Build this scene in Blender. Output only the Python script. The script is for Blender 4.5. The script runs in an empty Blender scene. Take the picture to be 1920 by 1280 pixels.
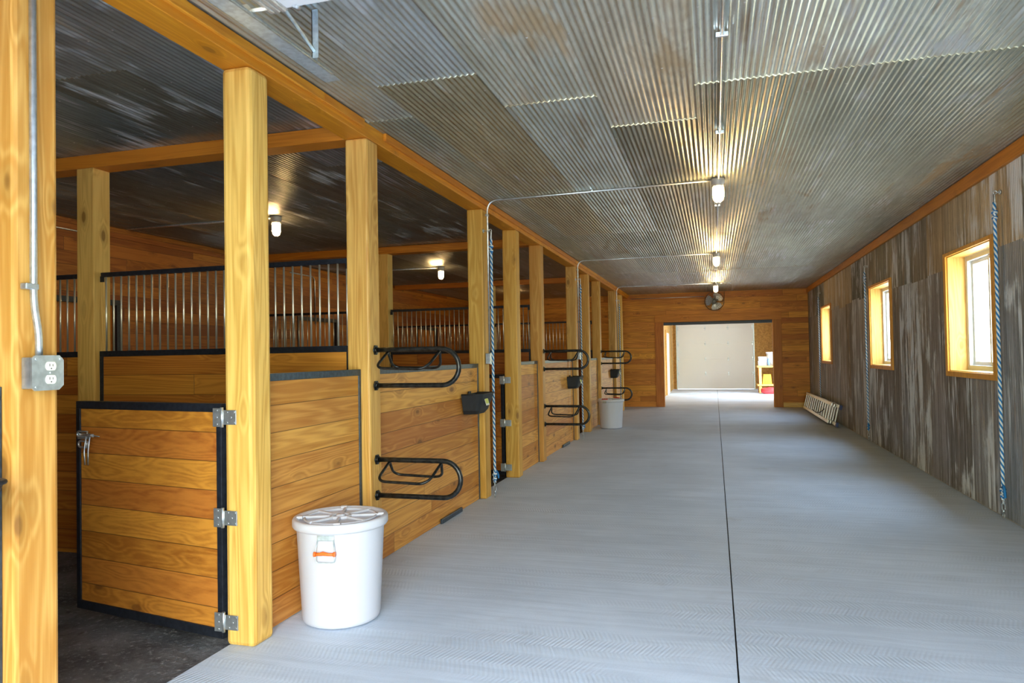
import bpy, bmesh, math, random
from mathutils import Vector, Matrix
random.seed(7)
S = bpy.context.scene
C = S.collection
PI = math.pi

# ------------------------------------------------------------------ layout
H = 1.4
ZC = 2.969          # ceiling
ZB = 2.86           # underside of header beam
PW = 0.1625         # post width
XR = 4.444          # right wall face
XL = -4.46          # left wall face
YW = 19.07          # back wall face
YZ, YA, YB, YC, YD, YE, YF, YG, YH, YI, YJ = 1.787, 3.022, 4.262, 6.698, 7.929, 9.158, 11.58, 12.815, 14.14, 16.46, 17.69
YFRONT = -0.75      # inside face of the front wall (behind the camera)

# ------------------------------------------------------------------ materials
def new_mat(name):
    m = bpy.data.materials.new(name); m.use_nodes = True
    nt = m.node_tree
    for n in list(nt.nodes): nt.nodes.remove(n)
    out = nt.nodes.new('ShaderNodeOutputMaterial')
    b = nt.nodes.new('ShaderNodeBsdfPrincipled')
    nt.links.new(b.outputs[0], out.inputs[0])
    return m, nt, b

class G:
    """tiny node-graph helper"""
    def __init__(s, nt): s.nt = nt
    def n(s, t, **kw):
        x = s.nt.nodes.new(t)
        for k, v in kw.items(): setattr(x, k, v)
        return x
    def put(s, sock, v):
        if isinstance(v, bpy.types.NodeSocket): s.nt.links.new(v, sock)
        else: sock.default_value = v
    def math(s, op, a, b=0.0, c=None, clamp=False):
        x = s.n('ShaderNodeMath', operation=op, use_clamp=clamp)
        s.put(x.inputs[0], a); s.put(x.inputs[1], b)
        if c is not None: s.put(x.inputs[2], c)
        return x.outputs[0]
    def sep(s, v):
        x = s.n('ShaderNodeSeparateXYZ'); s.put(x.inputs[0], v); return x.outputs
    def comb(s, a, b, c):
        x = s.n('ShaderNodeCombineXYZ')
        for i, v in enumerate((a, b, c)): s.put(x.inputs[i], v)
        return x.outputs[0]
    def noise(s, v, scale=1.0, detail=3.0, rough=0.5, dist=0.0):
        x = s.n('ShaderNodeTexNoise'); s.put(x.inputs['Vector'], v)
        x.inputs['Scale'].default_value = scale; x.inputs['Detail'].default_value = detail
        x.inputs['Roughness'].default_value = rough; x.inputs['Distortion'].default_value = dist
        return x.outputs['Fac']
    def white(s, v):
        x = s.n('ShaderNodeTexWhiteNoise', noise_dimensions='3D'); s.put(x.inputs['Vector'], v); return x.outputs['Value']
    def mix(s, f, a, b, blend='MIX'):
        x = s.n('ShaderNodeMix', data_type='RGBA', blend_type=blend)
        s.put(x.inputs[0], f)
        s.put(x.inputs[6], a if isinstance(a, bpy.types.NodeSocket) else (*a, 1.0))
        s.put(x.inputs[7], b if isinstance(b, bpy.types.NodeSocket) else (*b, 1.0))
        return x.outputs[2]
    def rng(s, v, a, b, c=0.0, d=1.0):
        x = s.n('ShaderNodeMapRange', interpolation_type='SMOOTHSTEP')
        s.put(x.inputs[0], v)
        for i, q in enumerate((a, b, c, d)): x.inputs[1 + i].default_value = q
        return x.outputs[0]
    def bump(s, h, strength=0.3, dist=0.01):
        x = s.n('ShaderNodeBump'); x.inputs['Strength'].default_value = strength
        x.inputs['Distance'].default_value = dist; s.put(x.inputs['Height'], h); return x.outputs[0]
    def obj(s):
        return s.n('ShaderNodeTexCoord').outputs['Object']
    def rand(s):
        return s.n('ShaderNodeObjectInfo').outputs['Random']

def flat(name, col, rough=0.5, metal=0.0, spec=0.5, noise=0.0):
    m, nt, b = new_mat(name); g = G(nt)
    if noise:
        f = g.noise(g.obj(), 40, 3)
        c = g.mix(g.rng(f, .3, .7), tuple(x * (1 - noise) for x in col), tuple(min(1, x * (1 + noise)) for x in col))
        nt.links.new(c, b.inputs['Base Color'])
    else:
        b.inputs['Base Color'].default_value = (*col, 1)
    b.inputs['Roughness'].default_value = rough; b.inputs['Metallic'].default_value = metal
    b.inputs['Specular IOR Level'].default_value = spec
    return m

def wood(name, dark, light, grain, plank=None, width=0.14, length=3.0, off=0.0, knots=1.0, rough=0.5, tone=1.0, knotcol=(.16, .055, .012), rnd=True, gap=0.014):
    """grain / plank are 0,1,2 = object axes; plank None = one solid timber"""
    m, nt, b = new_mat(name); g = G(nt)
    co = g.sep(g.obj())
    others = [i for i in (0, 1, 2) if i != grain]
    r = g.math('MULTIPLY', g.rand(), 37.0) if rnd else 3.0
    gg = co[grain]
    if plank is not None:
        p = g.math('DIVIDE', g.math('ADD', co[plank], off), width)
        idx = g.math('FLOOR', p)
        fr = g.math('FRACT', p)
        w1 = g.white(g.comb(idx, r, 1.7))
        jj = g.math('DIVIDE', g.math('ADD', gg, g.math('MULTIPLY', w1, 9.0)), length)
        jx = g.math('FLOOR', jj); jf = g.math('FRACT', jj)
        bid = g.white(g.comb(idx, jx, r))
        bid2 = g.white(g.comb(idx, jx, g.math('ADD', r, 5.3)))
    else:
        idx = 0.0; bid = g.white(g.comb(r, 2.0, 3.0)); bid2 = g.white(g.comb(r, 7.0, 3.0))
    sh = g.math('MULTIPLY', bid, 31.0)
    c = [None] * 3
    c[grain] = g.math('ADD', gg, g.math('ADD', sh, r))
    for o in others: c[o] = g.math('ADD', co[o], g.math('MULTIPLY', bid2, 3.0))
    def scaled(a, k):
        v = [None] * 3
        v[grain] = g.math('MULTIPLY', c[grain], a)
        for o in others: v[o] = g.math('MULTIPLY', c[o], k)
        return g.comb(*v)
    # knots: voronoi cells stretched along the grain
    vo = g.n('ShaderNodeTexVoronoi', feature='F1'); g.put(vo.inputs['Vector'], scaled(2.7, 6.2)); vo.inputs['Scale'].default_value = 1.0
    pick = g.sep(vo.outputs['Color'])[0]
    kd = g.math('ADD', vo.outputs['Distance'], g.math('MULTIPLY', g.math('LESS_THAN', pick, 0.42), 2.0))
    swirl = g.math('SUBTRACT', 1.0, g.rng(kd, 0.05, 0.42))
    g1 = g.noise(scaled(1.1, 16), 1.0, 4, .55, .6)
    ring = g.n('ShaderNodeTexWave', wave_type='BANDS', bands_direction='X')
    g.put(ring.inputs['Vector'], g.comb(g.math('ADD', g.noise(scaled(.35, 6.0), 1.0, 2, .5), g.math('MULTIPLY', swirl, .12)), 0.0, 0.0))
    ring.inputs['Scale'].default_value = 5.0; ring.inputs['Distortion'].default_value = 0.0
    g2 = g.noise(scaled(3.0, 120), 1.0, 2, .5)
    t = g.math('ADD', g.math('MULTIPLY', ring.outputs['Fac'], .17), g.math('MULTIPLY', g1, .52))
    t = g.math('ADD', t, g.math('MULTIPLY', g2, .27))
    t = g.math('ADD', t, g.math('MULTIPLY', g.math('SUBTRACT', bid, .5), .55 * tone))
    t = g.rng(t, .24, .76)
    col = g.mix(t, dark, light)
    # slight hue drift from board to board
    hs = g.n('ShaderNodeHueSaturation'); g.put(hs.inputs['Hue'], g.math('ADD', .4935, g.math('MULTIPLY', bid2, .013)))
    hs.inputs['Saturation'].default_value = 1.0; g.put(hs.inputs['Value'], g.math('ADD', 1 - .16 * tone, g.math('MULTIPLY', bid2, .32 * tone)))
    g.put(hs.inputs['Color'], col); col = hs.outputs[0]
    if knots:
        k = g.math('SUBTRACT', 1.0, g.rng(kd, .085, .14))
        col = g.mix(g.math('MULTIPLY', k, .85 * knots), col, knotcol)
        halo = g.math('SUBTRACT', 1.0, g.rng(kd, .12, .30))
        col = g.mix(g.math('MULTIPLY', halo, .42 * knots), col, tuple(x * .55 for x in dark))
    height = g.math('MULTIPLY', g1, .25)
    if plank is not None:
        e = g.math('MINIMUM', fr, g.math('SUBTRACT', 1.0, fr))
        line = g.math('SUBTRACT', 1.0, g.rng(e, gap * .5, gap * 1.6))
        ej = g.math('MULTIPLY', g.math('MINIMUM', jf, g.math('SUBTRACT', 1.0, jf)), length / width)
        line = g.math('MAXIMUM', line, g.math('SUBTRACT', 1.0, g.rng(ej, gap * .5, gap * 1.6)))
        col = g.mix(g.math('MULTIPLY', line, .72), col, (.05, .02, .008))  # board joints: gap shade and a little dirt put into the colour
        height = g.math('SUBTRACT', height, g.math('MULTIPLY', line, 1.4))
    nt.links.new(col, b.inputs['Base Color'])
    b.inputs['Roughness'].default_value = rough
    b.inputs['Specular IOR Level'].default_value = .35
    nt.links.new(g.bump(height, .35, .006), b.inputs['Normal'])
    return m

def metal_sheet(name, run, rough=.42, metal=.85, streak=1.0, rust=1.0, screws=None, oxt=1.01, gain=(1, 1, 1), deep=.84):
    """weathered corrugated sheet: sheet tone comes from the 'tint' attribute, streaks follow the run axis"""
    m, nt, b = new_mat(name); g = G(nt)
    co = g.sep(g.obj()); oth = [i for i in (0, 1, 2) if i != run]
    at = g.n('ShaderNodeAttribute', attribute_name='tint')
    ar = g.sep(at.outputs['Color']); sid = g.math('MULTIPLY', at.outputs['Alpha'], 40.0)
    def v(a, k):
        q = [None] * 3
        q[run] = g.math('ADD', g.math('MULTIPLY', co[run], a), sid)
        for o in oth: q[o] = g.math('MULTIPLY', co[o], k)
        return g.comb(*q)
    q1 = g.white(g.comb(sid, 1.0, 2.0)); q2 = g.white(g.comb(sid, 5.0, 2.0))
    st = g.noise(v(.8, 20), 1.0, 4, .6)
    bl = g.noise(v(1.3, 3.2), 1.0, 5, .6, .5)
    fine = g.noise(v(14, 60), 1.0, 3, .6)
    col = g.mix(1.0, at.outputs['Color'], gain, 'MULTIPLY')
    col = g.mix(g.rng(st, .3, .72), g.mix(1.0, col, (deep, deep * .985, deep * .96), 'MULTIPLY'), g.mix(1.0, col, (1.10, 1.10, 1.10), 'MULTIPLY'))
    col = g.mix(g.math('MULTIPLY', g.rng(bl, .42, .62), .5), col, g.mix(1.0, col, (.74, .72, .66), 'MULTIPLY'))
    col = g.mix(g.math('MULTIPLY', g.rng(fine, .48, .75), .40), col, g.mix(1.0, col, (.6, .6, .57), 'MULTIPLY'))
    # white oxide bloom, strong on some sheets and absent on others
    ox = g.math('MULTIPLY', g.rng(g.math('ADD', bl, g.math('ADD', g.math('MULTIPLY', st, .55), g.math('MULTIPLY', q1, .22))), oxt, oxt + .16), .62 * streak)
    col = g.mix(ox, col, (.66, .66, .67))
    # rust
    ru = g.noise(v(.55, 2.6), 1.0, 4, .65, .8)
    rm = g.math('MULTIPLY', g.rng(g.math('ADD', ru, g.math('ADD', g.math('MULTIPLY', st, .30), g.math('MULTIPLY', q2, .24))), .88, 1.06), .8 * rust)
    col = g.mix(rm, col, (.33, .19, .06))
    sp = g.noise(v(30, 60), 1.0, 2, .5)
    col = g.mix(g.math('MULTIPLY', g.rng(sp, .72, .80), .5), col, (.14, .10, .06))
    # thin white scratches and thin rusty valleys, gathered in patches
    area = g.noise(v(.8, 1.8), 1.0, 3, .6); area2 = g.noise(v(.9, 2.2), 1.0, 3, .6, .4)
    thin = g.noise(v(1.6, 75), 1.0, 2, .5); thin2 = g.noise(v(.5, 48), 1.0, 2, .5)
    col = g.mix(g.math('MULTIPLY', g.math('MULTIPLY', g.rng(thin, .52, .62), g.rng(area, .54, .66)), .75 * streak), col, (.70, .71, .74))
    col = g.mix(g.math('MULTIPLY', g.math('MULTIPLY', g.rng(thin2, .50, .62), g.rng(area2, .53, .66)), .55 * rust), col, (.30, .17, .07))
    if screws:
        # screw heads: one bright dot per cell, rows across the run
        ca, cb = g.math('DIVIDE', co[oth[0]], screws[0]), g.math('DIVIDE', co[run], screws[1])
        da = g.math('MULTIPLY', g.math('SUBTRACT', g.math('FRACT', ca), .5), screws[0])
        db = g.math('MULTIPLY', g.math('SUBTRACT', g.math('FRACT', cb), .5), screws[1])
        jit = g.math('MULTIPLY', g.math('SUBTRACT', g.white(g.comb(g.math('FLOOR', ca), g.math('FLOOR', cb), 0.0)), .5), .10)
        dist = g.math('SQRT', g.math('ADD', g.math('POWER', da, 2.0), g.math('POWER', g.math('ADD', db, jit), 2.0)))
        scr = g.math('LESS_THAN', dist, .0062)
        col = g.mix(scr, col, (.80, .80, .78))
    nt.links.new(col, b.inputs['Base Color'])
    dull = g.math('MAXIMUM', ox, rm)
    g.put(b.inputs['Metallic'], g.math('SUBTRACT', metal, g.math('MULTIPLY', dull, .75)))
    g.put(b.inputs['Roughness'], g.math('ADD', rough, g.math('ADD', g.math('MULTIPLY', bl, .14), g.math('MULTIPLY', dull, .3))))
    nt.links.new(g.bump(fine, .12, .004), b.inputs['Normal'])
    return m

def concrete(name, c1, c2, stain):
    m, nt, b = new_mat(name); g = G(nt)
    co = g.sep(g.obj())
    big = g.noise(g.comb(co[0], co[1], 0.0), .9, 5, .6)
    brush = g.noise(g.comb(g.math('MULTIPLY', co[0], 1.3), g.math('ADD', g.math('MULTIPLY', co[1], 24.0), g.math('MULTIPLY', big, 3.0)), 0.0), 1.0, 4, .6)
    # broom marks: slanted ticks inside each broom pass
    pas = g.math('MULTIPLY', co[1], 8.0)
    zig = g.math('PINGPONG', pas, 1.0)
    tick = g.n('ShaderNodeTexWave', wave_type='BANDS', bands_direction='X')
    g.put(tick.inputs['Vector'], g.comb(g.math('ADD', co[0], g.math('MULTIPLY', zig, .045)), 0.0, 0.0))
    tick.inputs['Scale'].default_value = 14.0; tick.inputs['Distortion'].default_value = .8
    rip = g.math('MULTIPLY', tick.outputs['Fac'], g.rng(g.noise(g.comb(g.math('MULTIPLY', co[0], .6), g.math('MULTIPLY', co[1], 2.5), 3.0), 1.0, 3), .42, .62))
    fine = g.noise(g.comb(co[0], co[1], 0.0), 160, 3, .6)
    t = g.math('ADD', g.math('MULTIPLY', big, .55), g.math('MULTIPLY', brush, .45))
    col = g.mix(g.rng(t, .32, .68), c1, c2)
    col = g.mix(g.math('MULTIPLY', rip, .16), col, tuple(x * .6 for x in c1))
    col = g.mix(g.math('MULTIPLY', g.rng(fine, .5, .75), .25), col, tuple(x * .6 for x in c1))
    sn = g.noise(g.comb(co[0], co[1], 9.0), 1.7, 4, .65)
    col = g.mix(g.math('MULTIPLY', g.rng(sn, .60, .76), .40), col, stain)
    nt.links.new(col, b.inputs['Base Color'])
    b.inputs['Roughness'].default_value = .62; b.inputs['Specular IOR Level'].default_value = .35
    h = g.math('ADD', g.math('MULTIPLY', brush, .5), g.math('ADD', g.math('MULTIPLY', rip, .45), g.math('MULTIPLY', fine, .25)))
    nt.links.new(g.bump(h, .35, .008), b.inputs['Normal'])
    return m

def dirt(name):
    m, nt, b = new_mat(name); g = G(nt)
    o = g.obj()
    a = g.noise(o, 2.2, 6, .65); f = g.noise(o, 34, 5, .7); p = g.noise(o, 9, 4, .6)
    col = g.mix(g.rng(a, .3, .7), (.055, .055, .058), (.20, .195, .19))
    col = g.mix(g.rng(f, .52, .72), col, (.34, .335, .33))
    col = g.mix(g.math('MULTIPLY', g.rng(p, .58, .72), .6), col, (.03, .025, .022))
    nt.links.new(col, b.inputs['Base Color']); b.inputs['Roughness'].default_value = .9
    nt.links.new(g.bump(g.math('ADD', f, p), .8, .03), b.inputs['Normal'])
    return m

def osb(name):
    m, nt, b = new_mat(name); g = G(nt)
    o = g.obj()
    vo = g.n('ShaderNodeTexVoronoi', feature='F1'); g.put(vo.inputs['Vector'], o); vo.inputs['Scale'].default_value = 22
    n = g.sep(vo.outputs['Color'])[0]
    f = g.noise(o, 30, 4, .6, 1.0)
    col = g.mix(g.math('ADD', g.math('MULTIPLY', n, .6), g.math('MULTIPLY', f, .4)), (.30, .14, .025), (.62, .36, .09))
    nt.links.new(col, b.inputs['Base Color']); b.inputs['Roughness'].default_value = .6
    return m

def emit(name, col, strength):
    m = bpy.data.materials.new(name); m.use_nodes = True; nt = m.node_tree
    for n in list(nt.nodes): nt.nodes.remove(n)
    o = nt.nodes.new('ShaderNodeOutputMaterial'); e = nt.nodes.new('ShaderNodeEmission')
    e.inputs[0].default_value = (*col, 1); e.inputs[1].default_value = strength
    nt.links.new(e.outputs[0], o.inputs[0]); return m

def glass(name):
    m = bpy.data.materials.new(name); m.use_nodes = True; nt = m.node_tree
    for n in list(nt.nodes): nt.nodes.remove(n)
    o = nt.nodes.new('ShaderNodeOutputMaterial'); t = nt.nodes.new('ShaderNodeBsdfTransparent')
    gl = nt.nodes.new('ShaderNodeBsdfGlossy'); gl.inputs['Roughness'].default_value = .03
    mx = nt.nodes.new('ShaderNodeMixShader')
    t.inputs[0].default_value = (.95, .97, .96, 1)
    mx.inputs[0].default_value = .07; nt.links.new(t.outputs[0], mx.inputs[1]); nt.links.new(gl.outputs[0], mx.inputs[2])
    nt.links.new(mx.outputs[0], o.inputs[0]); return m

PINE_D, PINE_L = (.54, .255, .040), (.83, .50, .130)
M = {}
M['post'] = wood('pine_timber', PINE_D, PINE_L, 2, rough=.5, knots=.9, tone=.6)
M['beam_y'] = wood('beam_along_aisle', (.52, .17, .012), (.80, .34, .030), 1, rough=.45, knots=.6, tone=.8)
M['beam_x'] = wood('beam_across_stalls', (.42, .115, .010), (.68, .235, .022), 0, rough=.45, knots=.7, tone=.8)
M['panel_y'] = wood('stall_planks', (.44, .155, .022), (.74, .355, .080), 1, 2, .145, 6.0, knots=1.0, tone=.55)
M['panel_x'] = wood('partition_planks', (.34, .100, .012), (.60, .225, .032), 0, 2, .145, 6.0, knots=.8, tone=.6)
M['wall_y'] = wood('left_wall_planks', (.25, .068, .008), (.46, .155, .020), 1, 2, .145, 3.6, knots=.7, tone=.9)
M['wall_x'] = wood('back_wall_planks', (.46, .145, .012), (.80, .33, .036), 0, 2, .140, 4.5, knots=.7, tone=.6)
M['case_z'] = wood('casing_upright', (.40, .115, .010), (.62, .22, .024), 2, knots=.6, tone=.7)
M['case_x'] = wood('casing_head', (.42, .125, .010), (.64, .23, .024), 0, knots=.6, tone=.7)
M['wincase'] = wood('window_casing_wood', (.55, .21, .020), (.74, .33, .04), 2, knots=.4, tone=.5)
M['jamb'] = wood('window_jamb_pine', (.52, .29, .060), (.70, .45, .13), 2, knots=.6, tone=.5)
M['trim_y'] = wood('ceiling_trim_wood', (.42, .145, .016), (.62, .24, .03), 1, knots=.4, tone=.5)
M['bench'] = wood('bench_pine', (.66, .36, .08), (.88, .58, .19), 0, knots=.6, tone=.6)
M['ceil'] = metal_sheet('corrugated_ceiling_metal', 1, rough=.25, metal=.78, screws=(.204, .61), oxt=.99, gain=(1.20, 1.26, 1.17))
M['rwall'] = metal_sheet('corrugated_wall_metal', 2, rough=.46, metal=.55, streak=1.1, rust=.7, oxt=.89, gain=(1.04, 1.0, .95), deep=.58)
M['floor'] = concrete('broomed_concrete', (.50, .575, .675), (.66, .745, .86), (.38, .40, .43))
M['dirt'] = dirt('stall_dirt')
M['dark'] = flat('dark_underlay', (.02, .02, .02), .9)
M['osb'] = osb('strand_board')
M['black'] = flat('black_steel', (.018, .021, .030), .42, .3, noise=.3)
M['cap'] = flat('blue_black_channel', (.040, .060, .085), .38, .35, noise=.3)
M['bar'] = flat('galvanised_bar', (.72, .66, .54), .34, .75)
M['zinc'] = flat('zinc_plated', (.62, .65, .67), .33, .85, noise=.12)
M['galv'] = flat('galvanised_track', (.56, .64, .66), .36, .6, noise=.15)
M['steelbox'] = flat('stamped_steel', (.42, .45, .49), .38, .8, noise=.12)
M['ivory'] = flat('ivory_plastic', (.80, .74, .60), .4)
M['slot'] = flat('socket_dark', (.03, .03, .03), .6)
M['white'] = flat('white_plastic', (.60, .60, .665), .38)
M['whitep'] = flat('white_painted_steel', (.74, .73, .70), .45)
M['vinyl'] = flat('white_vinyl', (.60, .61, .60), .35)
M['orange'] = flat('orange_plastic', (.85, .16, .02), .4)
M['red'] = flat('red_plastic', (.62, .03, .03), .35)
M['yellow'] = flat('yellow_plastic', (.85, .45, .02), .4)
M['rubber'] = flat('black_rubber', (.012, .014, .018), .55, noise=.2)
M['rackm'] = flat('worn_black_tube', (.022, .022, .022), .30, .5, noise=.6)
M['rblue'] = flat('blue_rope_strand', (.012, .16, .42), .75)
M['rwhite'] = flat('white_rope_strand', (.74, .75, .74), .75)
M['alu'] = flat('aluminium', (.72, .70, .66), .38, .75, noise=.1)
M['bluecap'] = flat('blue_foot_plastic', (.02, .04, .16), .5)
M['lampm'] = flat('lamp_housing', (.42, .40, .37), .5, .3)
M['glow'] = emit('lit_lamp_glass', (1.0, .64, .27), 52.0)
M['glass'] = glass('window_glass')
M['fanm'] = flat('fan_metal', (.09, .08, .06), .35, .6)
M['blade'] = flat('fan_blade_metal', (.50, .46, .40), .32, .6)
M['sticker'] = flat('label_green_yellow', (.62, .66, .14), .5)
M['sticker2'] = flat('label_white', (.78, .78, .72), .5)
M['bottleblue'] = flat('blue_grey_plastic', (.14, .24, .36), .35)
M['plaster'] = flat('plain_board', (.62, .55, .42), .8)
M['doorwhite'] = flat('white_door', (.82, .82, .80), .5)
M['cord'] = flat('dark_cord', (.03, .028, .025), .6)

# ------------------------------------------------------------------ mesh helpers
class B:
    def __init__(s): s.bm = bmesh.new()
    def box(s, x0, x1, y0, y1, z0, z1, bev=0.0, mi=0):
        vs = [s.bm.verts.new((x, y, z)) for x in (x0, x1) for y in (y0, y1) for z in (z0, z1)]
        fs = [(0, 1, 3, 2), (4, 6, 7, 5), (0, 4, 5, 1), (2, 3, 7, 6), (0, 2, 6, 4), (1, 5, 7, 3)]
        faces = [s.bm.faces.new([vs[i] for i in f]) for f in fs]
        for f in faces: f.material_index = mi
        if bev:
            es = {e for f in faces for e in f.edges}
            r = bmesh.ops.bevel(s.bm, geom=list(es), offset=bev, segments=2, affect='EDGES', profile=.5)
            for f in r['faces']: f.material_index = mi
        return s
    def bbox(s, c, dx, dy, dz, mat, bev=0.0, mi=0):
        """box of full size dx,dy,dz centred at c then transformed by 4x4 mat"""
        n0 = len(s.bm.verts); s.bm.verts.ensure_lookup_table()
        old = set(s.bm.verts)
        s.box(-dx / 2, dx / 2, -dy / 2, dy / 2, -dz / 2, dz / 2, bev, mi)
        for v in s.bm.verts:
            if v not in old: v.co = mat @ v.co + Vector(c)
        return s
    def tube(s, pts, r, seg=8, closed=False, caps=True, mi=0, smooth=True):
        pts = [Vector(p) for p in pts]; n = len(pts)
        rs = r if isinstance(r, (list, tuple)) else [r] * n
        t0 = (pts[1] - pts[0]).normalized()
        up = Vector((0, 0, 1)) if abs(t0.z) < .9 else Vector((1, 0, 0))
        nrm = t0.cross(up).normalized(); rings = []
        for i, p in enumerate(pts):
            if closed: t = (pts[(i + 1) % n] - pts[i - 1]).normalized()
            elif i == 0: t = t0
            elif i == n - 1: t = (pts[-1] - pts[-2]).normalized()
            else: t = ((pts[i + 1] - p).normalized() + (p - pts[i - 1]).normalized()).normalized()
            nrm = (nrm - t * nrm.dot(t)).normalized(); bn = t.cross(nrm)
            rings.append([s.bm.verts.new(p + (nrm * math.cos(2 * PI * k / seg) + bn * math.sin(2 * PI * k / seg)) * rs[i]) for k in range(seg)])
        m = n if closed else n - 1
        for i in range(m):
            a, b = rings[i], rings[(i + 1) % n]
            for k in range(seg):
                f = s.bm.faces.new((a[k], a[(k + 1) % seg], b[(k + 1) % seg], b[k])); f.smooth = smooth; f.material_index = mi
        if caps and not closed:
            f = s.bm.faces.new(list(reversed(rings[0]))); f.material_index = mi
            f = s.bm.faces.new(rings[-1]); f.material_index = mi
        return s
    def lathe(s, prof, seg=32, c=(0, 0, 0), smooth=True, mi=0):
        c = Vector(c); rings = []
        for r, z in prof:
            if r < 1e-6: rings.append([s.bm.verts.new(c + Vector((0, 0, z)))])
            else: rings.append([s.bm.verts.new(c + Vector((r * math.cos(2 * PI * k / seg), r * math.sin(2 * PI * k / seg), z))) for k in range(seg)])
        for a, b in zip(rings, rings[1:]):
            for k in range(seg):
                k2 = (k + 1) % seg
                if len(a) == 1 and len(b) == 1: continue
                if len(a) == 1: q = (a[0], b[k2], b[k])
                elif len(b) == 1: q = (a[k], a[k2], b[0])
                else: q = (a[k], a[k2], b[k2], b[k])
                f = s.bm.faces.new(q); f.smooth = smooth; f.material_index = mi
        return s
    def cyl(s, c, axis, r, h, seg=16, mi=0):
        a = Vector(axis).normalized(); c = Vector(c)
        return s.tube([c - a * h / 2, c + a * h / 2], r, seg, mi=mi)
    def prism(s, poly, z0, z1, axis=2):
        def P(p, t):
            return {2: (p[0], p[1], t), 1: (p[0], t, p[1]), 0: (t, p[0], p[1])}[axis]
        a = [s.bm.verts.new(P(p, z0)) for p in poly]; b = [s.bm.verts.new(P(p, z1)) for p in poly]
        n = len(poly)
        for i in range(n): s.bm.faces.new((a[i], a[(i + 1) % n], b[(i + 1) % n], b[i]))
        s.bm.faces.new(list(reversed(a))); s.bm.faces.new(b); return s
    def xf(s, mat):
        bmesh.ops.transform(s.bm, matrix=mat, verts=s.bm.verts); return s
    def build(s, name, mat, parent=None, loc=None):
        bmesh.ops.recalc_face_normals(s.bm, faces=s.bm.faces)
        me = bpy.data.meshes.new(name); s.bm.to_mesh(me); s.bm.free()
        for m in (mat if isinstance(mat, (list, tuple)) else [mat]): me.materials.append(m)
        o = bpy.data.objects.new(name, me); C.objects.link(o)
        if parent is not None: o.parent = parent
        if loc is not None: o.location = loc
        return o

def tag(o, label, cat, group=None):
    o['label'] = label; o['category'] = cat
    if group: o['group'] = group
    return o
def thing(name, label, cat, loc=(0, 0, 0), rz=0.0, group=None):
    o = bpy.data.objects.new(name, None); C.objects.link(o)
    o.empty_display_size = .1; o.location = loc; o.rotation_euler = (0, 0, rz)
    return tag(o, label, cat, group)
def struct(o):
    o['kind'] = 'structure'; return o
def sroot(name, loc=(0, 0, 0)):
    o = bpy.data.objects.new(name, None); C.objects.link(o); o.location = loc; o['kind'] = 'structure'; return o
def dup(root, loc, label, rz=None, group=None):
    r = root.copy(); C.objects.link(r); r.location = loc
    if rz is not None: r.rotation_euler = (0, 0, rz)
    r['label'] = label
    if group: r['group'] = group
    for ch in list(root.children):
        c = ch.copy(); C.objects.link(c); c.parent = r
        for gch in list(ch.children):
            d = gch.copy(); C.objects.link(d); d.parent = c
    return r
def arc(c, r, a0, a1, n, plane='xz'):
    out = []
    for i in range(n + 1):
        a = a0 + (a1 - a0) * i / n; u, w = r * math.cos(a), r * math.sin(a)
        out.append((c[0] + u, c[1], c[2] + w) if plane == 'xz' else (c[0] + u, c[1] + w, c[2]) if plane == 'xy' else (c[0], c[1] + u, c[2] + w))
    return out
def roundpath(pts, r, n=5):
    """round the corners of a polyline"""
    pts = [Vector(p) for p in pts]; out = [pts[0]]
    for a, b, c in zip(pts, pts[1:], pts[2:]):
        u, w = (a - b), (c - b); d = min(r, u.length * .49, w.length * .49)
        p, q = b + u.normalized() * d, b + w.normalized() * d
        for i in range(n + 1):
            t = i / n; out.append(p * (1 - t) ** 2 + b * 2 * t * (1 - t) + q * t * t)
    out.append(pts[-1]); return out

def corr_sheets(name, sheets, mat, axis, amp=.0042, pitch=.034, seg=6, lip=False):
    """sheets: list of (u0,u1,v0,v1,lift,tint,id). axis 'c' = ceiling (u=x, v=y, facing down), 'r' = right wall (u=y, v=z, facing -x)"""
    bm = bmesh.new(); lay = bm.loops.layers.float_color.new('tint')
    for (u0, u1, v0, v1, lift, tint, sid) in sheets:
        n = max(1, int(round((u1 - u0) / pitch * seg)))
        rows = [[], []]
        for i in range(n + 1):
            u = u0 + (u1 - u0) * i / n
            h = amp * math.cos(2 * PI * u / pitch) + lift
            for k, v in enumerate((v0, v1)):
                if axis == 'c': p = (u, v, ZC - amp - h)
                else: p = (XR + .004 - amp - h, u, v)
                rows[k].append(bm.verts.new(p))
        for i in range(n):
            f = bm.faces.new((rows[0][i], rows[0][i + 1], rows[1][i + 1], rows[1][i])); f.smooth = True
            for l in f.loops: l[lay] = (*tint, sid)
        if lip and lift > .002:
            e = [bm.verts.new(w_.co + Vector((0, 0, .0050))) for w_ in rows[0]]; e2 = [bm.verts.new(w_.co + Vector((0, -.0004, 0))) for w_ in rows[0]]
            for i in range(n):
                f = bm.faces.new((e2[i], e[i], e[i + 1], e2[i + 1]))
                for l in f.loops: l[lay] = (.52, .45, .36, sid)
    me = bpy.data.meshes.new(name); 
    bmesh.ops.recalc_face_normals(bm, faces=bm.faces)
    bm.to_mesh(me); bm.free(); me.materials.append(mat)
    o = bpy.data.objects.new(name, me); C.objects.link(o); return o

# ------------------------------------------------------------------ setting: floor
b = B()
b.box(-.150, 2.2465, YFRONT - 4.0, 28.6, -.10, 0.0)
b.box(2.2545, XR + .01, YFRONT - 4.0, 28.6, -.10, 0.0)
struct(b.build('floor', M['floor']))
struct(B().box(2.24, 2.26, YFRONT - 4.0, 28.6, -.16, -.030).build('floor_joint', M['dark']))
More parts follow.
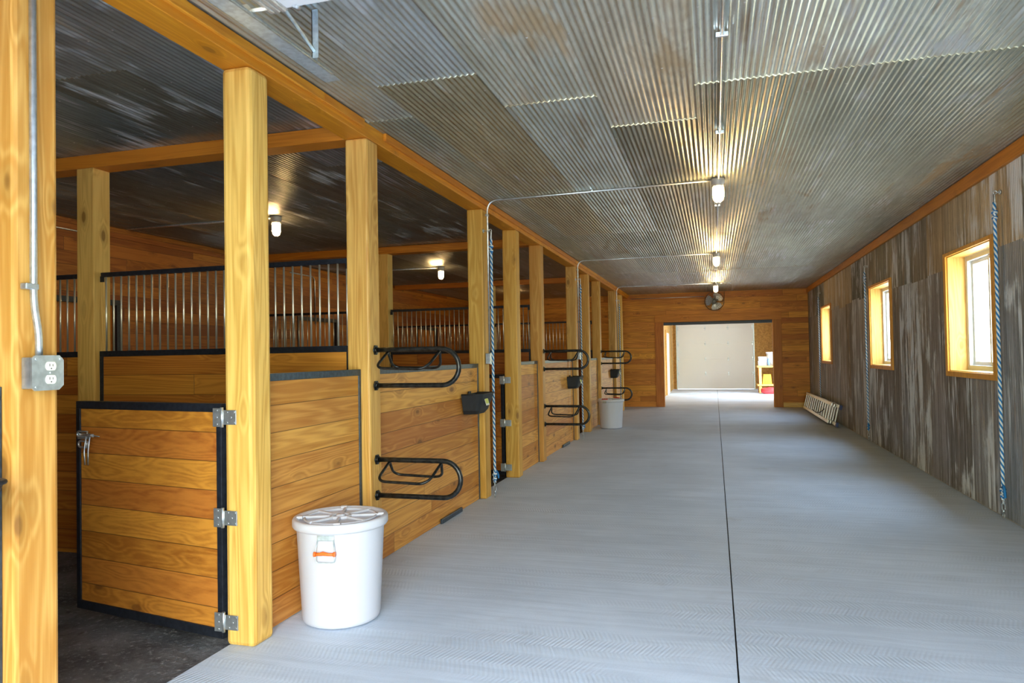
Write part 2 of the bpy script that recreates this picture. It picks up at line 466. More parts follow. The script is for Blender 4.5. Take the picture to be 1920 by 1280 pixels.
# stall dirt floor, gently lumpy
bm = bmesh.new(); nx, ny = 60, 240
from mathutils import noise as mn
vs = []
for j in range(ny + 1):
    for i in range(nx + 1):
        x = XL + (-.150 - XL) * i / nx; y = YFRONT + (YW - YFRONT) * j / ny
        z = -.035 + .018 * mn.noise((x * 1.7, y * 1.7, 0)) + .012 * mn.noise((x * 6, y * 6, 3))
        vs.append(bm.verts.new((x, y, z)))
for j in range(ny):
    for i in range(nx):
        k = j * (nx + 1) + i; f = bm.faces.new((vs[k], vs[k + 1], vs[k + nx + 2], vs[k + nx + 1])); f.smooth = True
me = bpy.data.meshes.new('floor_stalls'); bm.to_mesh(me); bm.free(); me.materials.append(M['dirt'])
o = bpy.data.objects.new('floor_stalls', me); C.objects.link(o); struct(o)

# ------------------------------------------------------------------ setting: ceiling
GREYS = [(.44, .45, .43), (.36, .37, .34), (.50, .50, .49), (.30, .31, .28), (.40, .41, .38), (.46, .45, .42)]
sheets = []; seam0, SW = 2.105, .585
rr = random.Random(11)
cols = []
k = -12
edges = [seam0 + SW * i for i in range(-12, 5)]
edges[0] = XL - .02; edges[-1] = XR + .03
for ci in range(len(edges) - 1):
    u0, u1 = edges[ci], edges[ci + 1]
    aisle = u0 > -.3
    ys = [YFRONT - .1]
    shift = {9: -.55, 11: .62}.get(ci, 0.0) if aisle else rr.uniform(-1.4, 1.4)
    ys += [4.28 + shift, 9.22 + shift * .1, 14.1 + shift * .2, YW + .05]
    for ri in range(len(ys) - 1):
        t = rr.choice(GREYS); f = rr.uniform(.8, 1.12)
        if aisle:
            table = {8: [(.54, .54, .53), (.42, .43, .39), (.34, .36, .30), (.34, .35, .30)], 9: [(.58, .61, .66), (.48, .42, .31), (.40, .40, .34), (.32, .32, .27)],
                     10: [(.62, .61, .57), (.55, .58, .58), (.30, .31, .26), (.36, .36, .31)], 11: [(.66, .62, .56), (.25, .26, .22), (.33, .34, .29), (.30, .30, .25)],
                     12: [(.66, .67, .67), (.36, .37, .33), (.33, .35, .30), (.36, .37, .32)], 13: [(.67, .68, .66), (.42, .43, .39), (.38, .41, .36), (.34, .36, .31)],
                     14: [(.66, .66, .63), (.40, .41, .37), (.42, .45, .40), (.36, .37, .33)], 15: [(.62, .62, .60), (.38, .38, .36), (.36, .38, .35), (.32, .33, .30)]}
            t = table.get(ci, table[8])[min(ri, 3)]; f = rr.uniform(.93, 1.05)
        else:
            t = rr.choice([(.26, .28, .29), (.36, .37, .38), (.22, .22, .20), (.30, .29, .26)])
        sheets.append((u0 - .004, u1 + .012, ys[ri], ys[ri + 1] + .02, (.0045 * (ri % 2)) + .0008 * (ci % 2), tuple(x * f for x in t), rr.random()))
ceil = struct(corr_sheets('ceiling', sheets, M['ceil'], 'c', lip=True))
struct(B().box(XL - .3, XR + .35, YFRONT - .15, YW + .2, ZC + .012, ZC + .10).build('ceiling_deck', M['plaster']))

# screws and seam battens are too small to separate; a few ragged lap edges follow the cross seams
# ------------------------------------------------------------------ setting: right wall with three windows
WIN = [(6.775, 8.123), (10.39, 11.783), (15.42, 16.80)]
WZ0, WZ1 = 1.1236, 2.3463
CW = .072      # casing width
rr = random.Random(5)
sheets = []
BR = [(.34, .29, .22), (.22, .20, .16), (.46, .38, .27), (.19, .19, .17), (.28, .25, .20), (.40, .31, .20)]
LOW = [(.36, .34, .34), (.25, .23, .21), (.42, .39, .37), (.20, .19, .18), (.30, .28, .26), (.34, .34, .35)]
y = YFRONT - .02; ci = 0; ranges = []
while y < YW:
    y2 = min(y + .635, YW + .02); ranges.append((y, y2)); y = y2
def wall_piece(u0, u1, v0, v1, lift, t, sid):
    cuts = [u0] + [q for w in WIN for q in (w[0] + .03, w[1] - .03) if u0 < q < u1] + [u1]
    for a, c in zip(cuts, cuts[1:]):
        mid = (a + c) / 2
        w = [w for w in WIN if w[0] + .03 <= mid <= w[1] - .03]
        if not w: sheets.append((a, c, v0, v1, lift, t, sid)); continue
        lo, hi = WZ0 + .03, WZ1 - .03
        if v0 < lo: sheets.append((a, c, v0, min(v1, lo), lift, t, sid))
        if v1 > hi: sheets.append((a, c, max(v0, hi), v1, lift, t, sid))
for ci, (u0, u1) in enumerate(ranges):
    seam = 2.20 + rr.uniform(-.03, .04)
    tl = rr.choice(LOW); tu = rr.choice(BR); f1, f2 = rr.uniform(.85, 1.1), rr.uniform(.85, 1.15)
    if u0 < 7.0: tl = (.33, .36, .41) if ci % 2 else (.38, .37, .37)
    wall_piece(u0, u1 + .015, 0.012, seam + .02, .0007 * (ci % 2), tuple(x * f1 for x in tl), rr.random())
    wall_piece(u0, u1 + .015, seam, ZC, .0022 + .0007 * (ci % 2), tuple(x * f2 for x in tu), rr.random())
struct(corr_sheets('wall_right', sheets, M['rwall'], 'r'))
# the wall core behind the sheets, with the window holes
b = B(); T0, T1 = XR + .014, XR + .235
ycur = YFRONT - .15
for (a, c) in WIN:
    b.box(T0, T1, ycur, a + CW - .012, -.1, ZC + .1)
    b.box(T0, T1, a + CW - .012, c - CW + .012, -.1, WZ0 + .045)
    b.box(T0, T1, a + CW - .012, c - CW + .012, WZ1 - .030, ZC + .1)
    ycur = c - CW + .012
b.box(T0, T1, ycur, YW + .2, -.1, ZC + .1)
struct(b.build('wall_right_core', M['plaster']))
for i, (a, c) in enumerate(WIN):
    ym = (a + c) / 2; w = sroot('window_%d' % (i + 1), (XR, ym, WZ0)); hw = (c - a) / 2; hh = WZ1 - WZ0
    f = B(); X0, X1 = -.026, .010
    f.box(X0, X1, -hw, -hw + CW, 0, hh, .003); f.box(X0, X1, hw - CW, hw, 0, hh, .003)
    f.box(X0, X1, -hw + CW, hw - CW, 0, .052, .003); f.box(X0, X1, -hw + CW, hw - CW, hh - .036, hh, .003)
    f.build('casing', M['wincase'], w)
    iy = hw - CW; z0, z1 = .050, hh - .034
    j = B()
    j.box(-.006, .150, -iy - .005, -iy + .012, z0, z1); j.box(-.006, .150, iy - .012, iy + .005, z0, z1)
    j.box(-.006, .150, -iy + .012, iy - .012, z1 - .012, z1 + .003); j.box(-.006, .150, -iy + .012, iy - .012, z0 - .003, z0 + .010)
    j.build('jamb', M['jamb'], w)
    iy -= .012; z0 += .010; z1 -= .012
    fr = B(); t = .048
    fr.box(.150, .222, -iy, -iy + t, z0, z1, .004); fr.box(.150, .222, iy - t, iy, z0, z1, .004)
    fr.box(.150, .222, -iy + t, iy - t, z0, z0 + t, .004); fr.box(.150, .222, -iy + t, iy - t, z1 - t, z1, .004)
    fro = fr.build('frame', M['vinyl'], w)
    for nm, ya, yb, xx in (('sash', -iy + t, .025, .162), ('sash', -.025, iy - t, .190)):
        s_ = B(); q = .036; za, zb = z0 + t, z1 - t
        s_.box(xx, xx + .024, ya, ya + q, za, zb, .003); s_.box(xx, xx + .024, yb - q, yb, za, zb, .003)
        s_.box(xx, xx + .024, ya + q, yb - q, za, za + q, .003); s_.box(xx, xx + .024, ya + q, yb - q, zb - q, zb, .003)
        so = s_.build('sash', M['vinyl'], w)
        B().box(xx + .010, xx + .013, ya + q - .002, yb - q + .002, za + q - .002, zb - q + .002).build('pane', M['glass'], so)
struct(B().box(XR - .040, XR - .006, YFRONT, YW - .002, ZC - .128, ZC - .010, .004).build('trim_1', M['trim_y']))

# ------------------------------------------------------------------ setting: left, back and front walls
LD = [(5.45, 6.74), (10.42, 11.72), (15.36, 16.62)]
b = B(); ycur = YFRONT - .15
for a, c in LD:
    b.box(XL - .12, XL, ycur, a, -.1, ZC); b.box(XL - .12, XL, a, c, 2.12, ZC); ycur = c
b.box(XL - .12, XL, ycur, YW + .2, -.1, ZC)
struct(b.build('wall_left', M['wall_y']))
for i, (a, c) in enumerate(LD):
    d = sroot('door_%d' % (i + 1), (XL, (a + c) / 2, 0)); hw = (c - a) / 2
    B().box(-.10, -.055, -hw, hw, -.05, 2.12).build('board_panel', M['case_z'], d)
    f = B(); t = .05
    f.box(-.055, .012, -hw, -hw + t, -.02, 2.12); f.box(-.055, .012, hw - t, hw, -.02, 2.12)
    f.box(-.055, .012, -hw + t, hw - t, 2.06, 2.12); f.box(-.055, .006, -hw + t, hw - t, 1.15, 1.20)
    f.build('frame', M['black'], d)
struct(B().box(XL, XL + .022, YFRONT, YW, ZC - .13, ZC - .010, .003).build('trim_2', M['wall_y']))
# back wall with the wide opening
XO0, XO1, ZO = .8886, 3.6154, 2.2033
b = B()
b.box(XL - .12, XO0, YW, YW + .16, -.1, ZC); b.box(XO1, XR + .235, YW, YW + .16, -.1, ZC); b.box(XO0, XO1, YW, YW + .16, ZO, ZC)
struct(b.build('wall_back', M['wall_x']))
dr = sroot('door_4', (2.25, YW, 0))
for (x0, x1) in ((XO0 - .20, XO0), (XO1, XO1 + .195)):
    B().box(x0 - 2.25, x1 - 2.25, -.022, 0, 0.0, ZO, .004).build('casing', M['case_z'], dr)
B().box(XO0 - .20 - 2.25, XO1 + .195 - 2.25, -.022, 0, ZO, ZO + .19, .004).build('casing', M['case_x'], dr)
for (x0, x1) in ((XO0 - .001, XO0 + .018), (XO1 - .018, XO1 + .001)):
    B().box(x0 - 2.25, x1 - 2.25, -.018, .165, 0.0, ZO).build('jamb', M['case_z'], dr)
B().box(XO0 + .018 - 2.25, XO1 - .018 - 2.25, .10, .165, ZO - .075, ZO - .002).build('door_rail', M['black'], dr)
struct(B().box(XO1 + .20, XR - .02, YW - .02, YW, 0.0, .115, .003).build('baseboard_back', M['bench']))
# front wall behind the camera, its wide doorway open to the yard
FX0, FX1, FZ = .70, 3.78, 2.40
b = B(); f0, f1 = YFRONT - .15, YFRONT
b.box(XL - .12, FX0, f0, f1, -.1, ZC); b.box(FX1, XR + .235, f0, f1, -.1, ZC); b.box(FX0, FX1, f0, f1, FZ, ZC)
struct(b.build('wall_front', M['wall_x']))

# ------------------------------------------------------------------ setting: back room
YE2 = 28.4
b = B()
b.box(.40, .62, YW + .16, YE2, -.1, 2.95)
struct(b.build('wall_back_room_left', M['osb']))
b = B()
b.box(XR + .01, XR + .23, YW + .16, 22.9, -.1, 2.95); b.box(XR + .01, XR + .23, 25.1, YE2, -.1, 2.95); b.box(XR + .01, XR + .23, 22.9, 25.1, 2.45, 2.95)
struct(b.build('wall_back_room_right', M['osb']))
b = B(); GX0, GX1, GZ = .775, 3.615, 2.92
b.box(.40, GX0, YE2, YE2 + .2, -.1, 2.95); b.box(GX1, XR + .23, YE2, YE2 + .2, -.1, 2.95)
struct(b.build('wall_back_room_end', M['osb']))
struct(B().box(.40, XR + .23, YW + .16, YE2 + .2, 2.95, 3.05).build('ceiling_back_room', M['doorwhite']))
d5 = sroot('door_5', (.62, 25.0, 0))
B().box(.0, .045, -.65, .45, .01, 2.08, .004).build('leaf', M['doorwhite'], d5)
B().box(.0, .030, -.75, -.65, .0, 2.18, .004).build('casing', M['bench'], d5)

# ------------------------------------------------------------------ posts
def post(y, label, x0=-PW, bev=.014, top=ZB, group='timber posts along the aisle', z0=-.001, w=PW, d=PW):
    o = B().box(-w, 0, 0, d, 0, top - z0, bev).build('timber_post', M['post'], None, (x0 + w, y, z0))
    return tag(o, label, 'post', group)
post(YZ, 'nearest pine post at the left edge, carrying conduit and a duplex outlet box')
post(YA, 'stout pine post with three zinc hinges of the nearest open stall door', bev=.022)
post(YB, 'pine post holding the nearest pair of black saddle racks')
post(YC, 'pine post with conduit and blue rope beside the nearest black feeder')
post(YD, 'pine post carrying the hinges of the second stall door')
post(YE, 'pine post holding the middle pair of black saddle racks')
post(YF, 'pine post with conduit and rope just past the middle saddle racks')
post(YG, 'plain pine post directly beyond the roped middle post')
post(YH, 'pine post holding the farthest saddle racks behind the far white bin')
post(YI, 'far pine post with conduit and rope beside the farthest feeder')
post(YJ, 'last pine post of the aisle row, against the plank end wall')
gi = 'pine posts inside the stalls'
post(YB, 'inner pine post at the end of the nearest barred stall partition', x0=-2.41, w=.155, d=.155, bev=.006, group=gi, z0=-.05)
post(YE, 'inner pine post at the end of the second barred stall partition', x0=-2.36, w=.155, d=.155, bev=.006, group=gi, z0=-.05)
post(YH, 'inner pine post at the end of the farthest barred stall partition', x0=-2.36, w=.155, d=.155, bev=.006, group=gi, z0=-.05)
# header beam along the aisle and its nailed fascia boards
hb = thing('header_beam', 'long orange timber beam running on top of the aisle posts', 'beam', (0, 0, ZB))
B().box(-PW - .004, 0, YFRONT, YW, 0, ZC - ZB - .010, .004).build('timber', M['beam_y'], hb)
for y0, y1 in ((YFRONT, 3.70), (3.70, YB - .06), (YB + .25, YF), (YF + .02, YW)):
    B().box(0, .022, y0, y1 - .004, .045, ZC - ZB - .010, .003).build('fascia_board', M['beam_y'], hb)
for i, (yy, lb) in enumerate(((YB, 'orange cross beam over the nearest stall partition'), (YE, 'orange cross beam over the second stall partition'), (YH, 'orange cross beam over the farthest stall partition'))):
    o = B().box(XL + .024, -PW - .005, 0, PW, 0, ZC - ZB - .010, .004).build('cross_beam', M['beam_x'], None, (0, yy, ZB))
    tag(o, lb, 'beam', 'cross beams over the stalls')

# ------------------------------------------------------------------ stall fronts
XP = -.062            # aisle face of the stall front panels
def front_panel(y0, y1, label):
    t = thing('stall_front_panel', label, 'stall panel', (XP + (.012 if y0 < 0 else 0), y0, 0), 0, 'plank panels closing the stall fronts')
    L = y1 - y0; th = .045; zt = 1.328
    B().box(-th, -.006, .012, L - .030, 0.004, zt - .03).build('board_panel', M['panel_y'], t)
    c = B(); c.box(-th - .010, .0, 0, L, zt - .040, zt, .002); c.build('cap_channel', M['cap'], t)
    e = B(); e.box(-th - .010, .0, L - .030, L, .004, zt - .040, .002); e.build('end_channel', M['cap'], t)
    return t
front_panel(YFRONT + .02, YZ - .002, 'plank stall front cut off at the left picture edge, before the outlet post')
front_panel(YA + PW + .004, YB - .002, 'short plank stall front behind the near white bin')
front_panel(YB + PW + .004, YC - .002, 'long plank stall front behind the nearest saddle racks')
front_panel(YD + PW + .004, YE - .002, 'short plank stall front beyond the second stall door')
front_panel(YE + PW + .004, YF - .002, 'long plank stall front behind the middle saddle racks')
front_panel(YG + PW + .004, YH - .002, 'short plank stall front just left of the far white bin')
front_panel(YH + PW + .004, YI - .002, 'long plank stall front behind the far white bin')
front_panel(YI + PW + .004, YJ - .002, 'short plank stall front between the last two posts')

def hinge(parent, z, name='hinge'):
    """zinc strap hinge: knuckle at local origin, one leaf to +x on the post, one on the door edge"""
    h = B()
    h.cyl((0, -.006, z), (0, 0, 1), .0085, .098, 12)
    h.box(.006, .082, -.0065, -.0025, z - .036, z + .036, .0016)
    h.box(-.050, -.002, -.0105, -.0065, z - .046, z + .046, .0015)
    for dx in (.030, .070):
        for dz in (-.026, .026): h.cyl((dx, -.007, z + dz), (0, 1, 0), .0050, .004, 8)
    h.cyl((.052, -.007, z), (0, 1, 0), .0050, .004, 8)
    for dz in (-.034, 0, .034): h.cyl((-.026, -.011, z + dz), (0, 1, 0), .0045, .004, 8)
    return h.build(name, M['zinc'], parent)
def stall_door(y, ang, label, latch=True):
    """door leaf in local coords: hinge line at x=0, leaf runs to -x; rotated about z"""
    t = thing('stall_door', label, 'stall door', (-PW - .006, y - .004, .028), 0, 'half doors of the stalls')
    R = Matrix.Rotation(ang, 4, 'Z'); W, Hh, th = 1.145, 1.158, .050
    def put(b_): return b_.xf(R)
    p = B().box(-W + .03, -.044, .008, th - .008, .04, Hh - .035)
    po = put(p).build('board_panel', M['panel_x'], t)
    f = B()
    f.box(-W, -.012, 0, th, Hh - .042, Hh, .002); f.box(-W, -.012, 0, th, 0, .048, .002)
    f.box(-W, -W + .034, 0, th, .048, Hh - .042, .002); f.box(-.046, -.012, 0, th, .048, Hh - .042, .002)
    put(f).build('frame', M['black'], t)
    for z in (1.092, .598, .088): hinge(t, z)
    if latch:
        l = B(); zl = Hh - .200; xl = -W + .030
        # toggle latch: two loops, a bolt and a hanging clip
        l.box(xl - .012, xl + .095, -.004, 0, zl - .012, zl + .022, .001)
        l.tube(arc((xl + .012, -.010, zl + .016), .016, PI * .5, PI * 1.5, 8) + [(xl + .085, -.010, zl)] + [(xl + .085, -.010, zl + .032)], .005, 8, closed=True)
        l.tube(arc((xl + .030, -.014, zl - .038), .017, PI * .5, PI * 1.5, 8) + [(xl + .088, -.014, zl - .055), (xl + .088, -.014, zl - .021)], .005, 8, closed=True)
        l.cyl((xl + .110, -.012, zl + .012), (1, 0, 0), .009, .05, 10)
        l.tube([(xl + .135, -.012, zl + .012), (xl + .195, -.016, zl + .010)], .003, 8)
        lo = put(l).build('latch', M['zinc'], t)
        k = B()
        k.tube(roundpath([(xl + .085, -.016, zl + .010), (xl + .070, -.020, zl - .075), (xl + .080, -.020, zl - .150)], .02), .0042, 8)
        k.tube(roundpath([(xl + .115, -.016, zl + .010), (xl + .105, -.020, zl - .075), (xl + .106, -.020, zl - .150)], .02), .0042, 8)
        put(k).build('clip', M['zinc'], lo)
    return t
stall_door(YA, math.radians(-10), 'nearest stall half door, swung open, with zinc latch and black frame')
stall_door(YD, math.radians(-15), 'second stall half door, seen edge on between two posts', latch=False)

def partition(y, x0, x1, label, gates=()):
    """planked divider with a barred grille on top; x0 < x1"""
    t = thing('stall_partition', label, 'stall partition', (x1, y, 0), 0, 'barred stall partitions')
    L = x1 - x0; th = .045
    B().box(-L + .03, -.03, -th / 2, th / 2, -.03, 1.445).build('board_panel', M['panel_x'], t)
    f = B(); f.box(-L, 0, -.03, .03, 1.445, 1.487, .002)
    f.box(-L, -L + .03, -.03, .03, -.03, 1.445, .002); f.box(-.03, 0, -.03, .03, -.03, 1.445, .002)
    f.build('channel_frame', M['black'], t)
    r = B(); r.box(-L, 0, -.016, .016, 2.045, 2.078, .002)
    r.box(-L - .0, -L + .034, -.022, -.014, 2.006, 2.05, .001); r.box(-.034, 0, -.022, -.014, 2.006, 2.05, .001)
    r.build('top_rail', M['black'], t)
    n = int(L / .0695); 
    proto = None
    for i in range(n):
        x = -L + .035 + (L - .07) * i / (n - 1)
        if proto is None:
            proto = B().tube([(0, 0, 1.484), (0, 0, 2.048)], .0068, 8).build('bar', M['bar'], t, (x, 0, 0))
        else:
            c = proto.copy(); C.objects.link(c); c.location = (x, 0, 0); c.parent = t
    return t
for yy, xp, nm in ((YB, -2.41, 'nearest'), (YE, -2.36, 'second'), (YH, -2.36, 'farthest')):
    partition(yy + .078, xp + .157, -PW - .003, '%s barred plank partition, section between aisle post and inner post' % nm)
    partition(yy + .078, XL + .03, xp - .003, '%s barred plank partition, section between inner post and left wall' % nm)

# ------------------------------------------------------------------ saddle racks
def saddle_rack():
    t = thing('saddle_rack', 'x', 'saddle rack', (0, 0, 0), 0, 'black saddle racks on the aisle posts')
    r = .0165; h = .237; L = .475
    p = [(.004, 0, h), (.2, 0, h), (L, 0, h)] + arc((L, 0, h / 2), h / 2, PI / 2, -PI / 2, 14)[1:] + [(.2, 0, 0), (.004, 0, 0)]
    B().tube(p, r, 14).build('rail_tube', M['rackm'], t)
    for z in (h, 0):
        f = B(); f.cyl((.0055, 0, z), (1, 0, 0), .036, .007, 6); f.cyl((.012, 0, z), (1, 0, 0), .023, .012, 16)
        for a in range(3):
            an = a * 2 * PI / 3 + .5; f.cyl((.010, .027 * math.cos(an), z + .027 * math.sin(an)), (1, 0, 0), .006, .005, 6)
        f.build('flange', M['rackm'], t)
    for sgn in (-1, 1):
        q = roundpath([(.095, 0, h - .014), (.062, sgn * .135, .118), (.415, sgn * .135, .108), (.462, 0, h - .014)], .07, 7)
        B().tube(q, .0092, 10).build('saddle_loop', M['rackm'], t)
    return t
rk = saddle_rack(); RZ0, RZ1 = 1.217, .489
places = [(YB, RZ0, 'upper black saddle rack on the post behind the near white bin'), (YB, RZ1, 'lower black saddle rack, just above the near white bin'),
          (YE, RZ0, 'upper black saddle rack on the middle rack post'), (YE, RZ1, 'lower black saddle rack on the middle rack post'),
          (YH, RZ0, 'upper black saddle rack above the far white bin'), (YH, RZ1, 'lower black saddle rack directly behind the far white bin lid')]
for i, (yy, z, lb) in enumerate(places):
    loc = (0, yy + PW / 2, z)
    if i == 0: rk.location = loc; rk['label'] = lb
    else: dup(rk, loc, lb)

# ------------------------------------------------------------------ feeders
def feeder():
    t = thing('corner_feeder', 'x', 'feed bucket', (0, 0, 0), 0, 'black feed buckets on the stall fronts')
    W, D, Hh = .44, .195, .185
    bm_ = B(); bm = bm_.bm
    def ring(w0, w1, d0, d1, z, n=6):
        # rounded trapezoid, back at x=0
        pts = roundpath([(d0, w0, z), (d1, w0 + .02, z), (d1, w1 - .02, z), (d0, w1, z)], .05, n)
        return [bm.verts.new(p) for p in pts]
    prof = [(0.0, W, 0, D, Hh), (.012, W - .012, 0.0, D - .010, Hh * .8), (.045, W - .045, 0.0, D - .045, .035), (.07, W - .07, .0, D - .075, 0.0)]
    rs = [ring(*q) for q in prof]
    inn = [ring(a + .010, c - .010, d0 + .008, d1 - .010, z + (.008 if i == 3 else 0)) for i, (a, c, d0, d1, z) in enumerate(prof)]
    def skin(a, b2):
        for i in range(len(a)):
            j = (i + 1) % len(a); f = bm.faces.new((a[i], a[j], b2[j], b2[i])); f.smooth = False
    for a, b2 in zip(rs, rs[1:]): skin(a, b2)
    for a, b2 in zip(inn, inn[1:]): skin(a, b2)
    skin(rs[0], inn[0]); bm.faces.new(rs[-1]); bm.faces.new(inn[-1])
    bm_.build('tub', M['rubber'], t)
    B().tube(roundpath([(0.004, 0, Hh), (D, .02, Hh), (D, W - .02, Hh), (0.004, W, Hh)], .05, 6), .0075, 8).build('rim', M['rubber'], t)
    B().box(-.0, .012, W / 2 - .03, W / 2 + .03, Hh - .02, Hh + .022, .003).build('hook', M['rubber'], t)
    s_ = B(); mt = Matrix.Rotation(math.radians(-17), 4, 'Y')
    s_.bbox((D - .0085, W * .42, .118), .002, .100, .082, mt); so = s_.build('sticker', M['sticker2'], t)
    s2 = B(); s2.bbox((D - .0060, W * .42, .118), .0016, .082, .046, mt); s2.build('print', M['sticker'], so)
    return t
fd = feeder()
for i, (yy, lb) in enumerate(((YC - .52, 'nearest full black feeder with a yellow sticker beside the roped post'), (YZ - .55, 'black feeder cut off at the left picture edge'),
                              (YF - .52, 'middle black feeder, between the middle saddle racks'), (YI - .55, 'farthest black feeder, near the end wall'))):
    loc = (XP + (.0128 if yy < YZ else .0008), yy, .865)
    if i == 0: fd.location = loc; fd['label'] = lb
    else: dup(fd, loc, lb)

# ------------------------------------------------------------------ cross tie ropes
def rope_mesh(L, r=.0125, pitch=.105):
    """four strands twisted, two blue and two white; hangs from z=0 to -L"""
    b_ = B(); n = int(L / pitch * 12)
    for s_ in range(4):
        pts = []
        for i in range(n + 1):
            z = -L * i / n; a = -2 * PI * z / pitch + s_ * PI / 2
            pts.append((r * .52 * math.cos(a), r * .52 * math.sin(a), z))
        b_.tube(pts, r * .62, 6, mi=s_ % 2)
    return b_
def cross_tie(L=2.18, off=.081):
    """origin at the wall bracket; the rope hangs .05 in front of it along +x"""
    t = thing('cross_tie_rope', 'x', 'rope', (0, 0, 0), 0, 'blue and white cross tie ropes')
    h = B(); h.cyl((.004, 0, 0), (1, 0, 0), .020, .008, 12); h.tube([(.006, 0, 0)] + arc((off - .007, 0, 0), .013, PI, -PI, 12), .0042, 8)
    h.build('eye_bolt', M['zinc'], t)
    s_ = B(); s_.tube(roundpath([(off, -.014, -.012), (off, -.014, -.082), (off, .014, -.082), (off, .014, -.012), (off, -.014, -.010)], .012, 4), .0045, 8)
    s_.build('link', M['zinc'], t)
    ro = rope_mesh(L).xf(Matrix.Translation((off, 0, -.080))).build('rope', [M['rblue'], M['rwhite']], t)
    for grp in ((-.16, -.205), (-L, -L - .045)):
        k = B()
        for zz, rr_ in ((grp[0], .021), (grp[1], .018)):
            for s2 in range(2):
                pts = [(off + rr_ * .75 * math.cos(a * .5 + s2 * PI), rr_ * .75 * math.sin(a * .5 + s2 * PI), zz + .010 * math.sin(a * .25) - .004 * a / 6) for a in [q * .9 for q in range(15)]]
                k.tube(pts, .0085, 6, mi=s2)
        k.build('knot', [M['rblue'], M['rwhite']], ro)
    tl = B(); pts = roundpath([(off + .005, .006, -L + .02), (.055, off, -L + .045), (off + .013, .075, -L - .005), (off + .013, .080, -L - .05)], .03, 4)
    tl.tube(pts, .0105, 6, mi=0); tl.build('tail', [M['rblue'], M['rwhite']], ro)
    c = B(); zb = -L - .085
    c.tube(roundpath([(off, -.011, zb + .02), (off, -.011, zb - .03), (off, .011, zb - .03), (off, .011, zb + .02), (off, -.011, zb + .022)], .01, 4), .004, 8)
    c.tube(roundpath([(off + .011, 0, zb - .025), (off + .011, 0, zb - .075), (off - .011, 0, zb - .075), (off - .011, 0, zb - .025), (off + .011, 0, zb - .023)], .01, 4), .004, 8)
    c.cyl((off, 0, zb - .085), (0, 0, 1), .010, .03, 10); c.tube(arc((off, 0, zb - .118), .020, PI * .5, PI * 2.3, 10, 'yz'), .005, 8)
    c.build('snap_hook', M['steelbox'], t)
    return t
ct = cross_tie(2.40)
TOP = 2.64
for i, (x, yy, z, rz, lb) in enumerate(((0.0, YC + .020, TOP, 0, 'blue and white rope hanging on the aisle post nearest the camera'),
                               (0.0, YF + .022, TOP, 0, 'blue and white rope hanging on the middle aisle post'),
                               (0.0, YI + .115, TOP, 0, 'blue and white rope hanging on the last roped aisle post'),
                               (XR - .012, 6.615, TOP + .015, PI, 'blue and white rope on the metal wall right of the nearest window'),
                               (XR - .012, 11.83, TOP + .015, PI, 'blue and white rope on the metal wall at the middle window'),
                               (XR - .012, 16.83, TOP + .015, PI, 'blue and white rope on the metal wall above the ladder'))):
    if i == 3: ct = cross_tie(2.40, .045)
    if i in (0, 3): ct.location = (x, yy, z); ct['label'] = lb; ct.rotation_euler = (0, 0, rz)
    else: dup(ct, (x, yy, z), lb, rz)

# ------------------------------------------------------------------ white bins
def bin_body():
    b_ = B()
    b_.lathe([(0, .004), (.188, .004), (.203, .012), (.207, .03), (.232, .50), (.236, .515), (.228, .515), (.205, .06), (0, .05)], 48)
    return b_
def bin_thing(loc, rz, label, near):
    t = thing('lidded_bin', label, 'bin', loc, rz, 'white lidded plastic bins')
    body = bin_body().build('body', M['white'], t)
    l = B(); l.lathe([(.226, .500), (.247, .502), (.254, .512), (.254, .541), (.249, .550), (.236, .552), (.224, .546), (.216, .538), (.120, .538), (0, .540)], 48)
    lid = l.build('lid', M['white'], t)
    r_ = B()
    for k in range(8):
        a = k * PI / 4 + .2; m = Matrix.Rotation(a, 4, 'Z')
        r_.bbox(m @ Vector((.130, 0, .546)), .145, .016, .014, m, .003)
    for k in range(4):
        a = k * PI / 2 + .25; m = Matrix.Rotation(a, 4, 'Z')
        r_.bbox(m @ Vector((.215, 0, .549)), .032, .036, .016, m, .003)
    ring_ = arc((0, 0, .544), .050, 0, 2 * PI, 24, 'xy')[:-1]
    r_.tube(ring_, .010, 8, closed=True); r_.tube(arc((0, 0, .543), .190, 0, 2 * PI, 40, 'xy')[:-1], .007, 6, closed=True)
    r_.lathe([(0, .556), (.022, .556), (.026, .548), (.026, .538)], 16)
    r_.build('lid_rib', M['white'], lid)
    for s_ in (0, PI):
        m = Matrix.Rotation(s_, 4, 'Z')
        # handle: wire bail with an orange grip, at local +x, hanging (near) or swung up over the lid (far)
        w = B(); hw = .052
        if near: z0, zg, x0, x1 = .478, .405, .238, .246
        else: z0, zg, x0, x1 = .500, .560, .262, .235
        w.tube(roundpath([(x0 - .008, -hw * .8, z0), (x1, -hw, zg), (x1, hw, zg), (x0 - .008, hw * .8, z0)], .012, 4), .0032, 8)
        if near: w.tube(roundpath([(x1 - .002, -hw, zg), (x1 - .006, -hw * .95, zg - .045), (x1 - .006, hw * .95, zg - .045), (x1 - .002, hw, zg)], .014, 4), .0028, 8)
        w.box(x0 - .020, x0 - .004, -.045, .045, z0 - .010, z0 + .018, .004)
        wo = w.xf(m).build('handle', M['galv'], t)
        gset = B(); gset.tube([(x1, -hw * .95, zg), (x1, -hw * .5, zg), (x1, -hw * .2, zg + .004), (x1, hw * .4, zg - .001), (x1, hw * .95, zg)], [.009, .0085, .011, .0075, .009], 10)
        gset.cyl((x1, -hw, zg), (0, 1, 0), .013, .010, 12); gset.cyl((x1, hw, zg), (0, 1, 0), .013, .010, 12)
        gset.xf(m).build('grip', M['orange'] if near else M['red'], wo)
    return t
bin_thing((.205, 3.500, 0), math.radians(-80), 'large white lidded bin with orange handle, nearest the camera', True)
